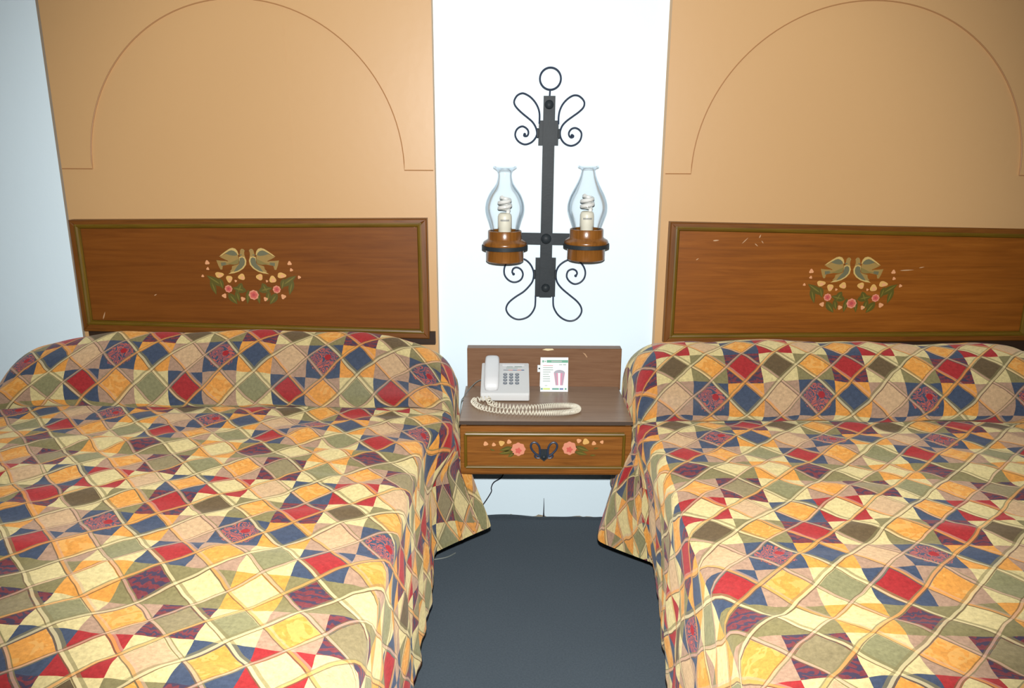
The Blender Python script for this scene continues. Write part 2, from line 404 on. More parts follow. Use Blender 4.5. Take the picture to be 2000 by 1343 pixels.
# ------------------------------------------------------------------ headboards with painted doves
def lens(base, tip, w, n=7):
    bx, by = base; tx, ty = tip; dx, dy = tx-bx, ty-by; L = math.hypot(dx, dy); nx, ny = -dy/L, dx/L; out = []
    for i in range(n+1):
        t = i/n; h = w/2*math.sin(math.pi*t**.8); out.append((bx+dx*t+nx*h, by+dy*t+ny*h))
    for i in range(n-1, 0, -1):
        t = i/n; h = -w/2*math.sin(math.pi*t**.8); out.append((bx+dx*t+nx*h, by+dy*t+ny*h))
    return out
def rosette(c, r, lobes=5, amp=.12, n=30, ph=.3, sx=1, sy=1):
    return [(c[0]+sx*r*(1+amp*math.cos(lobes*2*math.pi*i/n+ph))*math.cos(2*math.pi*i/n), c[1]+sy*r*(1+amp*math.cos(lobes*2*math.pi*i/n+ph))*math.sin(2*math.pi*i/n)) for i in range(n)]
DOVE = [  # (material index, outline) for the dove that faces right; layers from the back forward
 (2, [(398,428),(470,436),(560,440),(645,470),(620,500),(540,515),(500,522),(486,590),(455,590),(425,520)]),
 (1, [(470,470),(560,462),(600,480),(545,510),(478,530)]),
 (2, [(465,372),(560,320),(680,340),(775,335),(785,420),(770,480),(690,500),(600,492),(545,480),(600,440),(520,402)]),
 (0, [(452,368),(500,325),(570,275),(640,230),(690,216),(740,230),(772,272),(788,335),(768,335),(752,300),(715,268),(670,256),(630,268),(560,310),(500,350)]),
 (1, [(560,312),(620,275),(670,258),(718,270),(752,302),(762,340),(720,352),(650,345),(600,330)]),
 (3, [(640,470),(700,440),(790,400),(775,485),(700,505),(640,500),(560,490)]),
 (0, [(790,372),(850,352),(890,372),(912,435),(900,505),(850,570),(770,622),(680,652),(585,664),(640,628),(700,612),(760,560),(790,480)]),
 (2, [(660,530),(770,495),(790,480),(770,560),(720,610),(640,630),(615,620),(650,580)]),
 (1, [(800,392),(846,376),(878,400),(886,450),(872,505),(820,565),(745,610),(680,628),(725,560),(785,490)]),
 (2, [(818,262),(840,232),(872,232),(898,262),(886,290),(884,330),(895,370),(830,362),(800,345),(812,310)]),
 (1, [(800,330),(840,326),(842,342),(800,348)]),
 (1, [(854,252),(864,248),(868,258),(858,262)]),
]
LEAVES = [((480,880),(205,690),120),((270,760),(345,1030),95),((420,740),(470,930),95),((870,960),(630,905),120),((800,820),(720,990),100),((555,1000),(695,1195),120),((690,960),(735,1150),90),((905,940),(868,1190),80)]
BIGFL = [((565,922),64),((990,1028),84),((1394,930),66)]
BUDS = [((428,680),72,48),((592,750),52,60),((808,715),58,54),((1115,716),56,54),((1337,756),58,60),((1495,686),74,48)]
SMALL = [((240,470),36),((240,576),24),((142,702),22),((700,786),20),((482,1046),38),((797,1100),36),((1190,1100),34),((1500,1056),40),((1236,786),20),((1645,476),34),((1668,590),26),((1795,716),26)]
def headboard(corners, mo, label, wmat, scuffs, endgap):
    (xl0, zb0), (xr0, zb1), (xr1, zt1), (xl1, zt0) = corners       # lower left, lower right, upper right, upper left
    xl, xr = (xl0+xl1)/2, (xr0+xr1)/2
    t = root('headboard', ((xl+xr)/2, -.025, (zb0+zb1)/2), label, 'headboard', 'painted headboards')
    y0, y1 = -.0245, -.062
    def zb(x): return lerp(zb0, zb1, (x-xl)/(xr-xl))
    def zt(x): return lerp(zt0, zt1, (x-xl)/(xr-xl))
    def bar(name, pl, mat, yb, yf, bev, par):
        # pl: 4 (x,z) points, front face inset by a small bevel
        cx = sum(p[0] for p in pl)/4; cz = sum(p[1] for p in pl)/4
        def ins(p, d): return (p[0]+(d if p[0] < cx else -d), p[1]+(d if p[1] < cz else -d))
        vs = [(x, yb, z) for x, z in pl] + [(x, yf+bev, z) for x, z in pl] + [(ins(p, bev)[0], yf, ins(p, bev)[1]) for p in pl]
        fs = [(3,2,1,0),(8,9,10,11)]
        for k in (0, 4):
            for i in range(4): fs.append((k+i, k+(i+1)%4, k+4+(i+1)%4, k+4+i))
        return MB().add(vs, fs).out(name, mat, par, smooth=False)
    W = .026
    panel = bar('panel', [(xl+W*.6, zb(xl)+W*.6), (xr-W*.6, zb(xr)+W*.6), (xr-W*.6, zt(xr)-W*.6), (xl+W*.6, zt(xl)-W*.6)], wmat, y0, -.044, .0005, t)
    bar('top_rail', [(xl+W, zt(xl)-W*.8), (xr-W, zt(xr)-W*.8), (xr, zt(xr)), (xl, zt(xl))], M['frame'], y0, y1, .004, t)
    bar('bottom_rail', [(xl, zb(xl)), (xr, zb(xr)), (xr-W, zb(xr)+W), (xl+W, zb(xl)+W)], M['frame'], y0, y1, .004, t)
    bar('stile', [(xl, zb(xl)), (xl+W, zb(xl)+W), (xl+W, zt(xl)-W*.8), (xl, zt(xl))], M['frame_v'], y0, y1, .004, t)
    bar('stile', [(xr-W, zb(xr)+W), (xr, zb(xr)), (xr, zt(xr)), (xr-W, zt(xr)-W*.8)], M['frame_v'], y0, y1, .004, t)
    i0, i1 = xl+W, xr-W; B = .013
    rb = lambda a, b, m: MB().tube([a, (Vector(a)+Vector(b))/2, b], .0105, 10).out('bead_molding', m, t)
    yb = -.053
    rb((i0-.006, yb, zb(xl)+W-.002), (i1+.006, yb, zb(xr)+W-.002), M['bead']); rb((i0-.006, yb, zt(xl)-W*.8+.002), (i1+.006, yb, zt(xr)-W*.8+.002), M['bead'])
    rb((i0-.002, yb, zb(xl)+W-.006), (i0-.002, yb, zt(xl)-W*.8+.006), M['bead_v']); rb((i1+.002, yb, zb(xr)+W-.006), (i1+.002, yb, zt(xr)-W*.8+.006), M['bead_v'])
    MB().box(xl+.01, xr+endgap[1], -.0245, -.046, min(zb0, zb1)-.024, min(zb0, zb1)+.02).out('dark_lower_strip', M['wood_dark'], t, smooth=False)  # dark strip below the bottom rail, running past one end
    # painted doves, flowers and leaves on the panel
    k = 2.03e-4; mx, mz = mo
    def w(p, y): return (mx+(p[0]-933)*k, y, mz-(p[1]-420)*k)
    yy = -.0444
    for mir in (0, 1):
        b = MB()
        for i, (mi, pl) in enumerate(DOVE):
            q = [((1866-x) if mir else x, y) for x, y in pl]
            b.face([w(p, yy-.0001-.00006*i) for p in q], mi)
        b.out('painted_dove', [M['d_cream'], M['d_grey'], M['d_khaki'], M['d_mid']], panel, smooth=False, label='painted dove facing '+('left' if mir else 'right'))
    li = 0
    for mir in (0, 1):
        for (ba, ti, wd) in LEAVES:
            f = (lambda p: (1950-p[0], p[1])) if mir else (lambda p: p)
            b = MB(); y = yy - .00003*li; li += 1
            b.face([w(p, y) for p in lens(f(ba), f(ti), wd)], 0)
            a2 = (lerp(ba[0],ti[0],.2), lerp(ba[1],ti[1],.2)); t2 = (lerp(ba[0],ti[0],.95), lerp(ba[1],ti[1],.95))
            b.face([w(p, y-.00015) for p in lens(f(a2), f(t2), wd*.2)], 1)
            b.out('painted_leaf', [M['leaf'], M['leaf2']], panel, smooth=False)
    for c, r in BIGFL:
        b = MB(); b.face([w(p, yy-.0008) for p in rosette(c, r, 8, .06)], 0); b.face([w(p, yy-.0009) for p in rosette(c, r*.72, 5, .12)], 1); b.face([w(p, yy-.001) for p in rosette(c, r*.34, 5, .15)], 2)
        b.out('painted_flower', [M['f_pink'], M['f_rose'], M['f_deep']], panel, smooth=False)
    for c, a_, b_ in BUDS:
        b = MB(); b.face([w(p, yy-.0008) for p in rosette(c, 1, 3, .12, 24, c[0], a_, b_)], 0); b.face([w(p, yy-.0009) for p in rosette((c[0]+a_*.2, c[1]+b_*.25), 1, 3, .1, 20, 0, a_*.5, b_*.5)], 1)
        b.out('painted_bud', [M['f_cream'], M['f_blush']], panel, smooth=False)
    for c, r in SMALL: MB().face([w(p, yy-.0008) for p in rosette(c, r, 3, .2, 18, c[1])], 0).out('painted_bud', [M['f_blush']], panel, smooth=False)
    for (sx, sz, L, h, a) in scuffs:
        MB().face([(sx+dx*math.cos(a)-dz*math.sin(a), yy, sz+dx*math.sin(a)+dz*math.cos(a)) for dx, dz in lens((-L/2,0),(L/2,0),h)], 0).out('scuff_mark', [M['scuff']], panel, smooth=False)
    return t
headboard(((-1.512,.752),(-.292,.724),(-.292,1.146),(-1.512,1.135)), (-.917,1.000), 'brown wooden headboard with painted doves, over the bed by the pale side wall', M['wood'],
          [(-1.44,.80,.03,.004,1.2),(-.33,1.12,.02,.006,.6),(-1.25,.875,.012,.003,.5)], (0, .019))
headboard(((.537,.712),(1.826,.728),(1.826,1.117),(.537,1.138)), (1.179,.980), 'brown wooden headboard with painted doves and pale scuffs, over the bed on the far right', M['wood_b'],
          [(.70,1.075,.022,.005,.1),(.80,1.075,.03,.003,.8),(.85,1.09,.014,.004,1.2),(.84,1.06,.016,.003,-.7),(.86,1.07,.012,.003,-.9),(1.37,.975,.05,.004,.05),(1.42,.985,.02,.003,.2),(.64,1.01,.012,.003,.6)], (0, .01))

# ------------------------------------------------------------------ beds and patchwork bedspreads
def bed(xc, hw, ytop, label):
    t = root('bed', (xc, -1.0, 0), label, 'bed', 'double beds')
    MB().box(xc-hw+.04, xc+hw-.04, -1.95, ytop, .27, .545-.03, .05, 3).out('mattress', M['mattress'], t)
    MB().box(xc-hw+.05, xc+hw-.05, -1.94, ytop-.01, .10, .268, .01, 1).out('bed_base', M['wood_dark'], t)
    for sx in (-1, 1):
        for y in (-1.88, ytop-.08): MB().box(xc+sx*(hw-.12)-.03, xc+sx*(hw-.12)+.03, y-.03, y+.03, 0, .10).out('leg', M['wood_dark'], t, smooth=False)
def bedspread(label, xc, hwp, hwf, side, prof, yflat, vseam, YA, Xred, c, rowsh, colsh, tip, seed, droop, flareA, hemz, hwo, npil, inw=0):
    rows = []                                                     # (Y, ztop, v, pillow rowness)
    pil = crom([(a, b, 0) for a, b in prof], 6)
    arc = [0]
    for i in range(1, len(pil)): arc.append(arc[-1] + (pil[i]-pil[i-1]).length)
    tot = arc[-1]
    for q, s in zip(pil, arc): rows.append((q.x, q.y, vseam + (tot-s)/c, 1 - .0*s, (tot-s)))
    y = yflat
    while y > -1.95:
        k = y - yflat
        rows.append((y, .552 - .014*math.exp(k/.025), .5 + (y-YA)/c, 0, k)); y -= .0125
    for i in range(1, 8):
        a = i/7*math.pi/2; rows.append((-1.95-.06*math.sin(a), .552-.06*(1-math.cos(a)), .5+(-1.95-.07*i/7-YA)/c, 0, -2))
    for i in range(1, 14):
        z = lerp(.49, .04, i/13); rows.append((-2.01-.02*i/13, z, .5+(-2.02-(.49-z)-YA)/c, 0, -2))
    ymono = 9; NT, NS = 104, 24; V = []; UV = []; ncol = NT+1+2*NS
    for ri, (Y0, zt, v, pf, k) in enumerate(rows):
        hw = lerp(hwf, hwp, sst(tip-.07, tip+.04, Y0)); zb = min(.47, zt-.01); H = zt - zb
        nexp = lerp(9, npil, sst(.10, .23, H)); ho = lerp(hwf, hwo, sst(-.80, tip+.02, Y0))
        pr = []
        for i in range(241):
            th = math.pi*(1-i/240); cs, sn = math.cos(th), max(0, math.sin(th))
            pr.append(((hw if cs*side > 0 else ho)*math.copysign(abs(cs)**(2/nexp), cs), zb+H*sn**(2/nexp)))
        cum = [0]
        for i in range(1, 241): cum.append(cum[-1]+math.hypot(pr[i][0]-pr[i-1][0], pr[i][1]-pr[i-1][1]))
        T = cum[-1]; top = []; j = 0; mid = cum[120]
        for i in range(NT+1):
            s = T*i/NT
            while j < 239 and cum[j+1] < s: j += 1
            f = (s-cum[j])/max(1e-9, cum[j+1]-cum[j]); top.append((lerp(pr[j][0],pr[j+1][0],f), lerp(pr[j][1],pr[j+1][1],f), s-mid))
        foot = zt < .48
        hshift = -droop*math.exp(-((Y0-(tip+droop))/.16)**2) if not foot else 0
        ymono = min(ymono-.0006, Y0); hemY = min(Y0, ymono) + hshift
        rowpts = []
        def drape(sgn, aisle):
            out = []
            zh = .03
            fl = .012 - inw*sst(-1.15, -.62, Y0)
            if aisle and not foot:
                zh = lerp(.03, lerp(hemz-.05, hemz, sst(tip-.05, tip, hemY)), sst(tip-.075, tip-.045, hemY))
                near = sst(tip-.055, tip, hemY)
                fl = fl*(1-near) + flareA*near*lerp(1, .25, sst(tip, tip+.30, hemY))
            zh = min(zh, zb-.005)
            for d_ in range(1, NS+1):
                d = d_/NS
                rip = (0 if foot else .016*(d**.7)*(1-.75*d)*math.sin(hemY*2*math.pi/.155 + seed + 1.1*math.sin(hemY*9+d)) + .0015*d*math.sin(hemY*2*math.pi/.067+seed*2+d*1.5))
                if aisle and hemY > tip-.1: rip *= .35
                nz = .012*d*noise.noise((hemY*6+seed, d*3, sgn*3.3))
                ys = lerp(Y0, ymono, sst(0, .22, d))
                hs = lerp(hw, lerp(hwf, hwp, sst(tip-.045, tip+.04, hemY)), sst(0, .4, d)) if aisle else ho
                x = xc + sgn*(hs + fl*d**.8 + rip*(1 if d > .1 else d*10) + nz)
                out.append((x, lerp(ys, hemY, d**.8), lerp(zb, zh, d), (T-mid if sgn > 0 else -mid) + sgn*d*(zb-zh)))
            return out
        L = drape(-1, side == -1)[::-1]; Rr = drape(1, side == 1)
        for (x, yy, z, s) in L: rowpts.append((x, yy, z, s))
        for (x, z, s) in top:
            dz = .012*noise.noise((x*4+seed, Y0*7.5, 0)) + .010*noise.noise((x*5+1.5*Y0, Y0*16+seed, 2.2)) + .0022*noise.noise((x*22, Y0*30+seed, 5.2))
            if pf: dz = .012*noise.noise((x*4.5+seed, zt*6, 1.0)) + .004*noise.noise((x*14, zt*20, 4+seed))
            else: dz *= sst(0, -.04, k) if k > -.04 else 1
            wob = .010*noise.noise((x*5+seed*2, Y0*6+9, 3))*(1 if not pf else 0)
            yo = .012*noise.noise((x*3.5+seed, 7.7, zt*5)) if pf and zt < .74 else 0
            rowpts.append((xc+x, Y0+yo, z+dz*(1 if not foot else 0), s))
        for (x, yy, z, s) in Rr: rowpts.append((x, yy, z, s))
        for (x, yy, z, s) in rowpts:
            V.append((x, yy, z)); sx = xc + s
            sh = rowsh*(1 if not pf else .25)
            UV.append(((sx - Xred - colsh*((v-.5)*c if not pf else yy-YA))/c + .5, v + sh*(max(-1.7, min(1.9, sx))-Xred)/c))
    # on the aisle side the cloth tucked under the roll opens out into the flare: spread the print along the hem
    nr = len(rows)
    colof = (lambda d_: NS+NT+d_) if side == 1 else (lambda d_: NS-d_)
    hem = [Vector(V[r*ncol+colof(NS)]) for r in range(nr)]
    ra_ = min(range(nr), key=lambda r: abs(rows[r][0]-(tip+.22)) + (0 if rows[r][3] else 9))
    rb_ = min(range(nr), key=lambda r: abs(rows[r][0]-(tip-.14)) + (9 if rows[r][3] else 0))
    cl = [0]
    for r in range(ra_+1, rb_+1): cl.append(cl[-1]+(hem[r]-hem[r-1]).length)
    for r in range(ra_, rb_+1):
        vh = lerp(rows[ra_][2], rows[rb_][2], cl[r-ra_]/cl[-1])
        for d_ in range(1, NS+1):
            i_ = r*ncol+colof(d_); w_ = sst(0, .35, d_/NS); UV[i_] = (UV[i_][0], lerp(UV[i_][1], vh + rowsh*(UV[i_][0]), w_) if not rowsh else lerp(UV[i_][1], vh + (UV[i_][1]-rows[r][2]), w_))
    F = []
    for r in range(nr-1):
        for q in range(ncol-1): F.append((r*ncol+q, (r+1)*ncol+q, (r+1)*ncol+q+1, r*ncol+q+1))
    o = build('bedspread', V, F, M['quilt'], None, loc=(xc, -1.0, 0), label=label, cat='bedspread', group='patchwork bedspreads', angle=180)
    me = o.data; ul = me.uv_layers.new(name='UVMap')
    for lp in me.loops: ul.data[lp.index].uv = UV[lp.vertex_index]
    md = o.modifiers.new('thickness', 'SOLIDIFY'); md.thickness = .004; md.offset = 0
    return o
bed(-.905, .655, -.06, 'double bed hidden under the patchwork bedspread, next to the pale side wall')
bed(1.09, .60, -.06, 'double bed hidden under the patchwork bedspread, at the far right')
bedspread('patchwork diamond bedspread over the bed beside the telephone, by the pale side wall', -.915, .722, .652, 1,
          [(-.066,.58),(-.064,.64),(-.068,.695),(-.098,.746),(-.150,.769),(-.210,.760),(-.263,.730),(-.303,.682),(-.325,.630),(-.331,.594),(-.322,.567),(-.292,.550),(-.262,.538)],
          -.266, 5.46, -.564, -.725, .1115, .13, 0, -.455, 1.3, .13, .125, .19, .80, 4.0)
bedspread('patchwork diamond bedspread over the bed at the far right, its roll pulled further forward', 1.075, .678, .668, -1,
          [(-.068,.58),(-.066,.63),(-.072,.680),(-.112,.727),(-.18,.750),(-.265,.750),(-.335,.724),(-.394,.682),(-.428,.635),(-.438,.596),(-.429,.568),(-.400,.550),(-.370,.538)],
          -.374, 6.28, -.675, .824, .1108, 0, .07, -.50, 4.1, .09, .125, .18, .70, 7.0, .06)

# ------------------------------------------------------------------ wall-hung nightstand
NX0, NX1, NYF, NZ = -.166, .384, -.402, .546
ns = root('nightstand', ((NX0+NX1)/2, 0, .37), 'wall-hung brown nightstand with a painted drawer between the two beds', 'nightstand')
MB().box(NX0+.006, NX1+.008, -.045, -.0005, NZ-.012, .687, .0012, 1).out('back_board', M['lam_b'], ns, smooth=False)
top = MB().box(NX0, NX1, NYF, -.0452, NZ-.012, NZ, .0012, 1).out('top_board', M['lam'], ns, smooth=False)
MB().box(NX0-.001, NX1+.001, NYF-.002, NYF, NZ-.012, NZ-.0005).out('edge_strip', M['lam_e'], top, smooth=False)
b = MB(); b.box(NX0+.006, NX0+.022, NYF+.004, -.002, .370, NZ-.0122); b.box(NX1-.022, NX1-.006, NYF+.004, -.002, .370, NZ-.0122); b.box(NX0+.006, NX1-.006, NYF+.004, -.002, .362, .378); b.box(NX0+.022, NX1-.022, -.018, -.002, .378, NZ-.0122)
body = b.out('body', M['drawer'], ns, smooth=False)
MB().box(NX0+.012, NX1-.012, NYF+.02, -.004, .357, .3618).out('underside_shade', M['dark'], ns, smooth=False)  # dark slab standing in for the shadow beneath the nightstand
df = MB().box(NX0+.003, NX1-.003, NYF-.012, NYF+.0035, .371, NZ-.0145, .002, 1).out('drawer_front', M['drawer'], ns, smooth=False)
yF = NYF - .0125
bx0, bx1, bz0, bz1 = -.146, .357, .394, .507
for a, e, m in (((bx0,yF,bz1),(bx1,yF,bz1),'bead'), ((bx0,yF,bz0),(bx1,yF,bz0),'bead'), ((bx0,yF,bz0),(bx0,yF,bz1),'bead_v'), ((bx1,yF,bz0),(bx1,yF,bz1),'bead_v')):
    MB().tube([a, (Vector(a)+Vector(e))/2, e], .0075 if a[2] == e[2] == bz1 else .0052, 10).out('bead_molding', M[m], df)
def dz(p, y): return (.103+(p[0]-955)*2.75e-4, y, .452-(p[1]-335)*2.75e-4)
def zoomface(name, layers, mats, par):
    bb = MB()
    for i, (mi, pl) in enumerate(layers): bb.face([dz(p, yF-.0002-.00012*i) for p in pl], mi)
    return bb.out(name, mats, par, smooth=False)
for c, in (((660,322),), ((1252,306),)):
    zoomface('painted_flower', [(0, rosette(c, 80, 8, .07)), (1, rosette((c[0], c[1]+18), 34, 5, .2))], [M['f_pink'], M['f_rose']], df)
for ba, ti, wd in (((590,300),(440,340),60), ((600,350),(430,380),50), ((610,370),(540,420),44), ((1320,285),(1480,340),64), ((1310,350),(1460,385),54), ((330,320),(390,345),22), ((1530,310),(1590,300),24), ((1490,395),(1560,390),22)):
    zoomface('painted_leaf', [(0, lens(ba, ti, wd)), (1, lens((lerp(ba[0],ti[0],.15), lerp(ba[1],ti[1],.15)), ti, wd*.2))], [M['leaf'], M['leaf2']], df)
for (c, r, mi) in (((282,256),26,1), ((376,266),22,1), ((466,248),32,0), ((552,230),26,1), ((1358,214),26,1), ((1438,224),36,0), ((1532,244),24,1), ((1624,228),20,1)):
    zoomface('painted_bud', [(mi, rosette(c, r, 3, .15, 20, c[0]))], [M['f_cream'], M['f_blush']], df)
# iron drawer pull: plate, two loops, two curls and a rivet
hd = MB().prism([(dz(p,0)[0], dz(p,0)[2]) for p in [(905,318),(1005,318),(1012,370),(1000,425),(958,462),(912,425),(898,370)]], yF-.006, yF+.002).out('drawer_pull', M['iron'], df, smooth=False, label='black iron butterfly drawer pull')
for mir in (0, 1):
    f = lambda p: (1910-p[0], p[1]) if mir else p
    pts = [(905,400),(908,330),(900,275),(872,235),(838,224),(808,246),(806,290),(832,335),(872,375),(905,405)]
    MB().tube(crom([dz(f(p), yF-.008) for p in pts], 4), .0034, 8).out('loop', M['iron_w'], hd)
    pts = [(905,420),(870,418),(850,395),(862,372),(882,378)]
    MB().tube(crom([dz(f(p), yF-.006) for p in pts], 4), .0028, 8).out('curl', M['iron_w'], hd)
c = dz((956,408), yF-.006)
bb = MB(); bb.lathe([(.0001,.007),(.004,.006),(.007,.003),(.008,0)], (0,0,0), 14)
bb.v = [(c[0]+x, c[1]-z, c[2]+y) for x, y, z in bb.v]; bb.out('rivet', M['iron'], hd)
# worn chips on the back board
MB().prism([(.108,.6825),(.128,.6790),(.150,.6825),(.145,.6868),(.120,.6869)], -.0458, -.0452).out('worn_chip', M['chip'], ns, smooth=False)
MB().prism([(.252,.673),(.262,.669),(.270,.656),(.267,.655),(.259,.666)], -.0458, -.0452).out('worn_chip', M['scuff'], ns, smooth=False)
MB().prism([(.092,.626),(.106,.626),(.106,.600),(.092,.600)], -.0462, -.0452).out('paper_tag', M['paper'], ns, smooth=False, label='small white tag on the back board')
MB().prism([(.0985+.003*math.cos(i*math.pi/4), .613+.003*math.sin(i*math.pi/4)) for i in range(8)], -.0466, -.0462).out('tag_hole', M['dark'], ns, smooth=False)

# ------------------------------------------------------------------ telephone
PX0, PX1 = -.106, .060
ph = root('telephone', (-.023, -.13, NZ), 'white push-button telephone with coiled cord on the nightstand', 'telephone')
F0 = Vector((0, -.208, NZ+.030)); F1 = Vector((0, -.052, NZ+.092)); SD = F1 - F0; SN = Vector((0, -SD.z, SD.y)).normalized()
def tp(xz, yz, h):                                                # point on the sloping top
    return Vector((lerp(PX0, PX1, (xz-298)/764), 0, 0)) + F0 + SD*((835-yz)/605) + SN*h
bb = MB()
sec = [(-.206, NZ+.004), (-.209, NZ+.012), (-.210, NZ+.024), (-.205, NZ+.0305), (-.053, NZ+.0915), (-.047, NZ+.089), (-.044, NZ+.08), (-.046, NZ+.004)]
n = len(sec); vs = []
for x, s in ((PX0, .004), (PX0+.003, 0), (PX1-.003, 0), (PX1, .004)):
    cy = sum(q[0] for q in sec)/n; cz = sum(q[1] for q in sec)/n
    vs += [(x, q[0]+(cy-q[0])*s*8, q[1]+(cz-q[1])*s*8) for q in sec]
fs = [tuple(range(n)), tuple(range(4*n-1, 3*n-1, -1))] + [(k*n+i, k*n+(i+1)%n, (k+1)*n+(i+1)%n, (k+1)*n+i) for k in range(3) for i in range(n)]
pb = bb.add(vs, fs).out('base', M['phone'], ph, angle=25)
MB().box(PX0+.01, PX1-.01, -.19, -.06, NZ, NZ+.0045).out('foot', M['key'], ph, smooth=False)
# handset: lofted grip with deep ear and mouth ends
def loft(secs, name, mat, par, n=20):
    vs = []; fs = []
    for (yz, half, h0, h1) in secs:
        for i in range(n):
            a = 2*math.pi*i/n; cs, sn = math.cos(a), math.sin(a)
            xx = math.copysign(abs(cs)**.55, cs)*half; hh = lerp(h0, h1, .5+.5*math.copysign(abs(sn)**.55, sn))
            vs.append(tp(467, yz, hh) + Vector((xx, 0, 0)))
    for k in range(len(secs)-1):
        for i in range(n): fs.append((k*n+i, k*n+(i+1)%n, (k+1)*n+(i+1)%n, (k+1)*n+i))
    fs += [tuple(range(n)), tuple((len(secs)-1)*n+i for i in range(n))]
    return MB().add(vs, fs).out(name, mat, par, angle=50)
loft([(800,0.016,0.004,0.012),(789,0.022,0.002,0.02),(753,0.0245,0.001,0.028),(706,0.0255,0.001,0.034),(649,0.0255,0.006,0.036),(573,0.0255,0.014,0.037),(450,0.0255,0.016,0.037),(356,0.0255,0.012,0.037),(290,0.0255,0.001,0.036),(242,0.025,0.001,0.034),(209,0.022,0.003,0.03),(195,0.016,0.006,0.024)], 'handset', M['phone2'], ph)
def tface(name, x0, x1, y0, y1, h, mat, par): return MB().add([tp(x0,y1,0),tp(x1,y1,0),tp(x1,y0,0),tp(x0,y0,0),tp(x0,y1,h),tp(x1,y1,h),tp(x1,y0,h),tp(x0,y0,h)], [(0,1,2,3),(4,7,6,5),(0,4,5,1),(1,5,6,2),(2,6,7,3),(3,7,4,0)]).out(name, mat, par, smooth=False)
tface('label_strip', 632, 985, 256, 288, .0016, M['phone2'], pb)
for (x0, x1, y0, y1, m) in ((705,800,306,316,'ptxt'),(830,950,302,316,'ptxt'),(690,880,332,340,'ptxt'),(648,728,372,382,'key'),(728,800,372,382,'pred'),(800,870,372,382,'pblue'),(870,940,372,382,'pred'),(940,985,370,384,'pblue')):
    tface('printed_mark', x0, x1, y0, y1, .0004, M[m], pb)
def key_mesh(r, ry, h0, h1, nm, mat, par, xz, yz):
    vs = []; n = 16
    for h in (h0, h1):
        for i in range(n): a = 2*math.pi*i/n; vs.append(tp(xz, yz, h) + Vector((r*math.cos(a),0,0)) + SD.normalized()*ry*math.sin(a))
    return MB().add(vs, [tuple(range(n,2*n))] + [(i,(i+1)%n,n+(i+1)%n,n+i) for i in range(n)]).out(nm, mat, par, smooth=False)
k0 = key_mesh(.0072, .0058, 0, .0022, 'button', M['key'], pb, 680, 468); k1 = key_mesh(.0036, .0024, .0022, .0026, 'button_face', M['keyt'], pb, 680, 468)
for ry_ in (468, 523, 581, 642):
    for cx_ in (680, 775, 870):
        if (cx_, ry_) == (680, 468): continue
        off = tp(cx_, ry_, 0) - tp(680, 468, 0)
        clone(k0, pb, off); clone(k1, pb, off)
# coiled handset cord looping over the nightstand top
CZ = NZ + .0105
path = crom([(-.075,-.214,CZ+.003),(-.104,-.214,CZ+.001),(-.128,-.226,CZ),(-.120,-.262,CZ),(-.095,-.296,CZ),(-.032,-.328,CZ),(.067,-.342,CZ),(.160,-.341,CZ),(.208,-.322,CZ),(.218,-.296,CZ),(.196,-.272,CZ),(.138,-.274,CZ),(.069,-.290,CZ),(.001,-.290,CZ),(-.050,-.268,CZ),(-.074,-.242,CZ),(-.080,-.222,CZ+.01)], 24)
cum = [0]
for i in range(1, len(path)): cum.append(cum[-1]+(path[i]-path[i-1]).length)
hel = []; phs = 0; s = 0; j = 0; STEP = .0009
while s < cum[-1]-.001:
    while cum[j+1] < s: j += 1
    f = (s-cum[j])/(cum[j+1]-cum[j]); pnt = path[j].lerp(path[j+1], f); tg = (path[j+1]-path[j]).normalized()
    sd = Vector((0,0,1)).cross(tg).normalized(); upv = tg.cross(sd)
    tight = sst(.02, .16, pnt.x)
    pitch = lerp(.0125, .0052, tight)
    ds = pitch/14; phs += 2*math.pi/14; s += ds
    hel.append(pnt + (sd*math.cos(phs) + upv*math.sin(phs))*.0080)
MB().tube(hel, .0019, 6).out('coiled_cord', M['cord'], ph)
MB().tube(crom([(-.100,-.075,.585),(-.125,-.088,.578),(-.150,-.120,.560),(-.166,-.155,.5445),(-.1735,-.180,.535),(-.176,-.195,.49),(-.176,-.20,.42)], 6), .0017, 6).out('line_cord', M['cable'], ph)

ph.location.y -= .010
# ------------------------------------------------------------------ folded tent card with a printed drink
cd = root('tent_card', (.150, -.09, NZ), 'small white folded card with green band and pink striped cup picture, on the nightstand', 'card')
CB = Vector((0, -.108, NZ+.0005)); CT = Vector((0, -.072, NZ+.116)); CN = Vector((0, -(CT-CB).z, (CT-CB).y)).normalized()
def cp(xz, yz, h=0): 
    return Vector((lerp(.1005, .1985, (xz-1240)/430), 0, 0)) + CB + (CT-CB)*((685-yz)/523) + CN*h
bb = MB()
bb.add([cp(1240,685),cp(1670,685),cp(1675,162),cp(1245,162),cp(1240,685,-.0008),cp(1670,685,-.0008),cp(1675,162,-.0008),cp(1245,162,-.0008)], [(0,1,2,3),(7,6,5,4),(0,4,5,1),(1,5,6,2),(2,6,7,3),(3,7,4,0)])
front = bb.out('front_leaf', M['paper'], cd, smooth=False)
tl, tr = cp(1245,162,-.0009), cp(1675,162,-.0009); b0, b1 = Vector((.1005,-.050,NZ+.0005)), Vector((.1985,-.050,NZ+.0005)); th = Vector((0,-.0008,0))
MB().add([tl,tr,b1,b0,tl+th,tr+th,b1+th,b0+th], [(0,1,2,3),(7,6,5,4),(0,4,5,1),(1,5,6,2),(2,6,7,3),(3,7,4,0)]).out('back_leaf', M['paper'], cd, smooth=False)
def pr(name, x0, x1, y0, y1, m, h=.0002): MB().face([cp(x0,y1,h),cp(x1,y1,h),cp(x1,y0,h),cp(x0,y0,h)]).out(name, M[m], front, smooth=False)
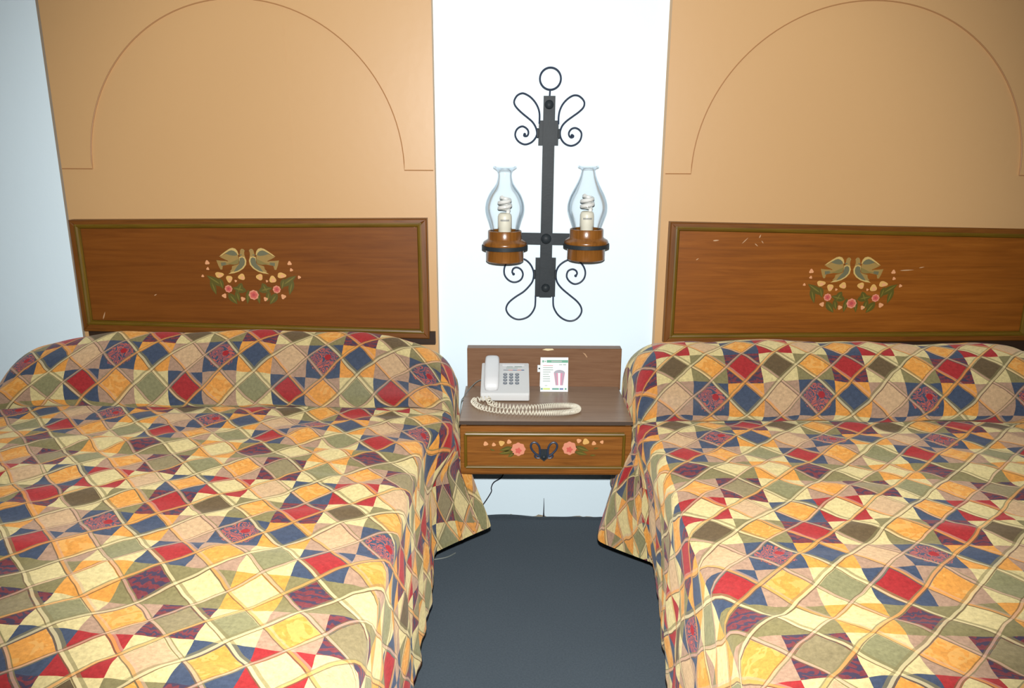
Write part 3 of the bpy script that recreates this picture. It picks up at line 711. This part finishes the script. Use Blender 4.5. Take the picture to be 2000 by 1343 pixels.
pr('printed_band', 1340, 1672, 202, 243, 'pgreen'); pr('printed_title', 1412, 1575, 213, 234, 'ptxt', .0004)
pr('printed_logo', 1272, 1296, 206, 240, 'pgreen'); pr('printed_logo', 1304, 1328, 210, 236, 'ptxt')
for i, (x1, y, m) in enumerate(((1438,286,'ptxtr'),(1436,318,'ptxt'),(1440,352,'ptxt'),(1400,386,'ptxt'),(1374,420,'ptxt'),(1392,456,'ptxt'),(1392,490,'ptxt'),(1394,524,'ptxt'))):
    pr('printed_line', 1282, x1, y-6, y+6, m)
pr('printed_price', 1532, 1580, 268, 280, 'ptxt'); pr('printed_price', 1594, 1640, 266, 280, 'ptxt'); pr('printed_line', 1310, 1350, 588, 598, 'ptxt')
bb = MB(); bb.face([cp(p[0],p[1],.0002) for p in [(1478,588),(1592,588),(1624,392),(1450,392)]], 0)
bb.face([cp(p[0],p[1],.0004) for p in [(1520,588),(1548,588),(1552,394),(1514,394)]], 1)
bb.face([cp(p[0],p[1],.0004) for p in [(1486,584),(1500,584),(1484,398),(1464,398)]], 2); bb.face([cp(p[0],p[1],.0004) for p in [(1572,584),(1586,584),(1610,398),(1590,398)]], 2)
bb.face([cp(1537+86*math.cos(math.pi*i/12), 400-48*math.sin(math.pi*i/12), .0005) for i in range(13)], 2)
bb.out('printed_cup', [M['ppink'], M['paper'], M['pgrey']], front, smooth=False, label='printed pink striped cup')
for x0, x1, m in ((1246,1280,'pteal'),(1284,1330,'pyel'),(1330,1392,'pyel'),(1424,1470,'pteal'),(1470,1530,'pgreen'),(1540,1598,'pblue'),(1620,1648,'pgreen')): pr('printed_block', x0, x1, 630, 656, m)

# ------------------------------------------------------------------ wrought-iron double wall lamp
SC_UL = [(0.0876,1.4586),(0.0881,1.4859),(0.0842,1.5062),(0.0734,1.5264),(0.0573,1.5432),(0.0396,1.5532),(0.0273,1.5548),(0.0133,1.548),(0.0045,1.5345),(0.0037,1.5227),(0.0117,1.5092),(0.0296,1.4924),(0.0492,1.4772),(0.0635,1.4653),(0.0743,1.45),(0.0795,1.4346),(0.0792,1.4208),(0.0713,1.407),(0.0589,1.3965),(0.0411,1.3913),(0.025,1.3964),(0.0133,1.4067),(0.0073,1.4205),(0.0095,1.4342),(0.0175,1.4446),(0.0299,1.4498),(0.0406,1.4464),(0.0496,1.4379),(0.0515,1.4276),(0.048,1.4198),(0.0409,1.418),(0.0364,1.4206),(0.039,1.4241)]
SC_UR = [(0.1515,1.4572),(0.1519,1.4828),(0.1559,1.5031),(0.1652,1.5218),(0.179,1.537),(0.1946,1.5472),(0.2068,1.5497),(0.2193,1.5464),(0.2319,1.5356),(0.2366,1.5238),(0.2326,1.5103),(0.2188,1.4967),(0.1997,1.483),(0.1806,1.4693),(0.1667,1.4555),(0.1598,1.4418),(0.1575,1.4281),(0.1605,1.4126),(0.1697,1.3988),(0.1824,1.3902),(0.1967,1.3877),(0.2109,1.3921),(0.2232,1.4025),(0.229,1.4163),(0.2287,1.4301),(0.2204,1.4404),(0.2078,1.4455),(0.1954,1.442),(0.1877,1.4316),(0.1879,1.4213),(0.1943,1.4145),(0.2014,1.4162),(0.2022,1.4205),(0.1977,1.4214)]
SC_LL = [(0.0822,0.8738),(0.0821,0.8511),(0.0797,0.8305),(0.0688,0.8097),(0.0527,0.7951),(0.0284,0.7876),(0.0081,0.7907),(-0.0102,0.8031),(-0.0204,0.8196),(-0.0201,0.8341),(-0.0104,0.8507),(0.0117,0.8693),(0.0397,0.8879),(0.0596,0.9084),(0.0715,0.9268),(0.0752,0.9491),(0.072,0.9673),(0.0628,0.9853),(0.0487,0.9993),(0.0328,1.0052),(0.0109,1.0041),(-0.009,0.999),(-0.0229,0.9849),(-0.0288,0.9668),(-0.0268,0.9466),(-0.0147,0.9304),(0.0013,0.9224),(0.0174,0.9235),(0.0313,0.9327),(0.0372,0.9489),(0.0331,0.963),(0.023,0.9721),(0.0111,0.974),(0.0021,0.9679),(-0.0004,0.9568),(0.0042,0.9508)]
SC_LR = [(0.1447,0.872),(0.1456,0.8411),(0.1516,0.8226),(0.1642,0.8039),(0.1827,0.7895),(0.2032,0.7829),(0.2234,0.7865),(0.2393,0.8002),(0.2469,0.8189),(0.2423,0.8375),(0.2277,0.856),(0.203,0.8764),(0.1763,0.8988),(0.1598,0.9191),(0.1534,0.9394),(0.155,0.9636),(0.1646,0.9818),(0.1822,0.996),(0.2019,1.0031),(0.2219,1.0012),(0.2381,0.9922),(0.2505,0.9762),(0.2561,0.9561),(0.2516,0.9358),(0.238,0.9215),(0.2201,0.9163),(0.2039,0.9234),(0.1925,0.9375),(0.1912,0.9517),(0.1969,0.9639),(0.2108,0.969),(0.2229,0.964),(0.2271,0.9539),(0.2223,0.9458)]
lamp = root('wall_lamp', (.115, 0, .87), 'black wrought-iron double wall lamp with scrolls and glass chimneys above the nightstand', 'wall lamp')
def qprism(pl, y0, y1): return MB().prism(pl, y0, y1)
bar = qprism([(.095,.871),(.137,.871),(.1395,1.547),(.1005,1.547)], -.034, -.022).out('upright_bar', M['iron'], lamp, smooth=False)
qprism([(.085,1.388),(.152,1.388),(.1525,1.469),(.0865,1.469)], -.022, -.010).out('side_plate', M['iron'], lamp, smooth=False)
qprism([(.080,.871),(.151,.871),(.152,1.008),(.081,1.008)], -.022, -.010).out('side_plate', M['iron'], lamp, smooth=False)
qprism([(-.026,1.056),(.248,1.052),(.248,1.092),(-.026,1.096)], -.0215, -.012).out('cross_bar', M['iron'], lamp, smooth=False)
MB().box(.10,.13,-.0225,-.0005,1.40,1.44).out('wall_mount', M['iron'], lamp, smooth=False)
MB().box(.10,.13,-.0225,-.0005,.93,.97).out('wall_mount', M['iron'], lamp, smooth=False)
for x, z, r in ((.119,1.519,.015),(.116,1.076,.018),(.117,.904,.015)):
    bb = MB(); bb.lathe([(.0001,.011),(r*.35,.0105),(r*.7,.008),(r*.93,.004),(r,0)], (0,0,0), 20)
    bb.v = [(x+a, -.034-c_, z+b_) for a, b_, c_ in bb.v]; bb.out('rivet', M['iron'], lamp)
for pl, blob in ((SC_UL, (.083,1.428)), (SC_UR, (.154,1.426)), (SC_LL, (.078,.95)), (SC_LR, (.151,.95))):
    sc = MB().tube(crom([(x, -.020, z) for x, z in pl], 4), .0031, 8).out('scroll', M['iron_w'], lamp)
    e = pl[-1]; bb = MB(); bb.lathe([(.0001,-.0052),(.0036,-.0036),(.0052,0),(.0036,.0036),(.0001,.0052)], (e[0],-.020,e[1]), 12); bb.out('scroll_eye', M['iron_w'], sc)
    MB().box(blob[0]-.005, blob[0]+.005, -.024, -.014, blob[1]-.016, blob[1]+.016, .003, 1).out('weld', M['iron'], lamp, smooth=False)
MB().tube([(.122+.0345*math.cos(2*math.pi*i/48), -.026, 1.601+.0345*math.sin(2*math.pi*i/48)) for i in range(48)], .0033, 8, closed=True).out('top_ring', M['iron_w'], lamp)
MB().tube([(.120,-.026,1.54),(.121,-.026,1.555),(.1215,-.026,1.5675)], .003, 8).out('ring_stem', M['iron_w'], lamp)
for side_, (cx, zr) in enumerate(((-.026, 1.113), (.248, 1.120))):
    cy = -.105
    cup = MB().lathe([(.0001,-.104),(.060,-.104),(.0635,-.101),(.0635,-.062),(.0735,-.050),(.0745,-.044),(.071,-.037),(.059,-.030),(.0565,-.026),(.0565,-.002),(.0545,0),(.049,0),(.048,-.004),(.048,-.030),(.0001,-.031)], (cx,cy,zr), 40).out('lamp_cup', M['cup'], lamp, angle=40)
    MB().lathe([(.0745,-.062),(.0775,-.062),(.0775,-.049),(.0745,-.049),(.0745,-.062)], (cx,cy,zr), 40).out('iron_band', M['iron'], cup, angle=30)
    MB().box(cx-.010, cx+.010, -.032, -.014, zr-.062, zr-.048).out('band_bracket', M['iron'], cup, smooth=False)
    if side_ == 0: gp = [(.046,-.010),(.048,.004),(.055,.030),(.0625,.052),(.0655,.072),(.063,.094),(.053,.120),(.038,.142),(.028,.158),(.0238,.174),(.0232,.186),(.026,.196),(.035,.203),(.039,.206),(.0395,.210)]
    else: gp = [(.046,-.010),(.048,.004),(.056,.028),(.063,.048),(.0665,.066),(.065,.086),(.058,.108),(.047,.130),(.036,.152),(.028,.170),(.0232,.188),(.0228,.194),(.028,.199),(.034,.201),(.0352,.206)]
    gp = [tuple(q)[:2] for q in crom([(a, b_, 0) for a, b_ in gp], 3)]
    gin = [(max(.001, a-.0024), b_) for a, b_ in gp[::-1]]
    MB().lathe(gp + gin + [gp[0]], (cx,cy,zr), 48).out('glass_chimney', M['glass'], lamp, angle=60)
    bl = MB().lathe([(.0001,-.030),(.0215,-.030),(.0215,.006),(.0235,.010),(.0235,.046),(.021,.054),(.016,.058),(.0001,.058)], (cx,cy,zr), 28).out('bulb', M['bulbb'], lamp, angle=40)
    hx = []
    for i in range(90):
        a = i/89; th_ = a*2*math.pi*2.6; r_ = .0185*(1-.45*max(0, a-.7)/.3)*(1 if a > .06 else .6+.4*a/.06); hx.append((cx+r_*math.cos(th_), cy+r_*math.sin(th_), zr+.066+.044*a))
    MB().tube([(cx+.010, cy, zr+.055)]+hx, .0063, 8).out('spiral_tube', M['bulb'], bl)
    bb = MB()
    for i in range(7):
        a0, a1 = [-math.pi/2 + (-.62+.19*q) for q in (i, i+.72)]
        bb.add([(cx+.0238*math.cos(a), cy+.0238*math.sin(a), zr+z_) for a in (a0, a1) for z_ in (.032, .038)], [(0,2,3,1)])
    bb.out('printed_mark', M['print'], bl, smooth=False)

# ------------------------------------------------------------------ loose cables
o = MB().tube(crom([(-.030,-.006,.360),(-.030,-.006,.21),(-.036,-.006,.172),(-.066,-.007,.150),(-.076,-.006,.128),(-.077,-.006,.108),(-.106,-.006,.059),(-.135,-.008,.022),(-.18,-.03,.005),(-.25,-.08,.003)], 8), .0022, 6).out('cable', M['dark'], None, loc=(-.03,-.006,.0), label='thin dark cable hanging down the white wall under the nightstand', cat='cable')
o = MB().tube(crom([(-.42,-.32,.003),(-.34,-.325,.003),(-.28,-.318,.003),(-.225,-.30,.003),(-.195,-.27,.003)], 8), .0022, 6).out('floor_cord', M['cable'], None, loc=(-.2,-.33,0), label='grey cord on the carpet at the hem of the bedspread by the nightstand', cat='cord')
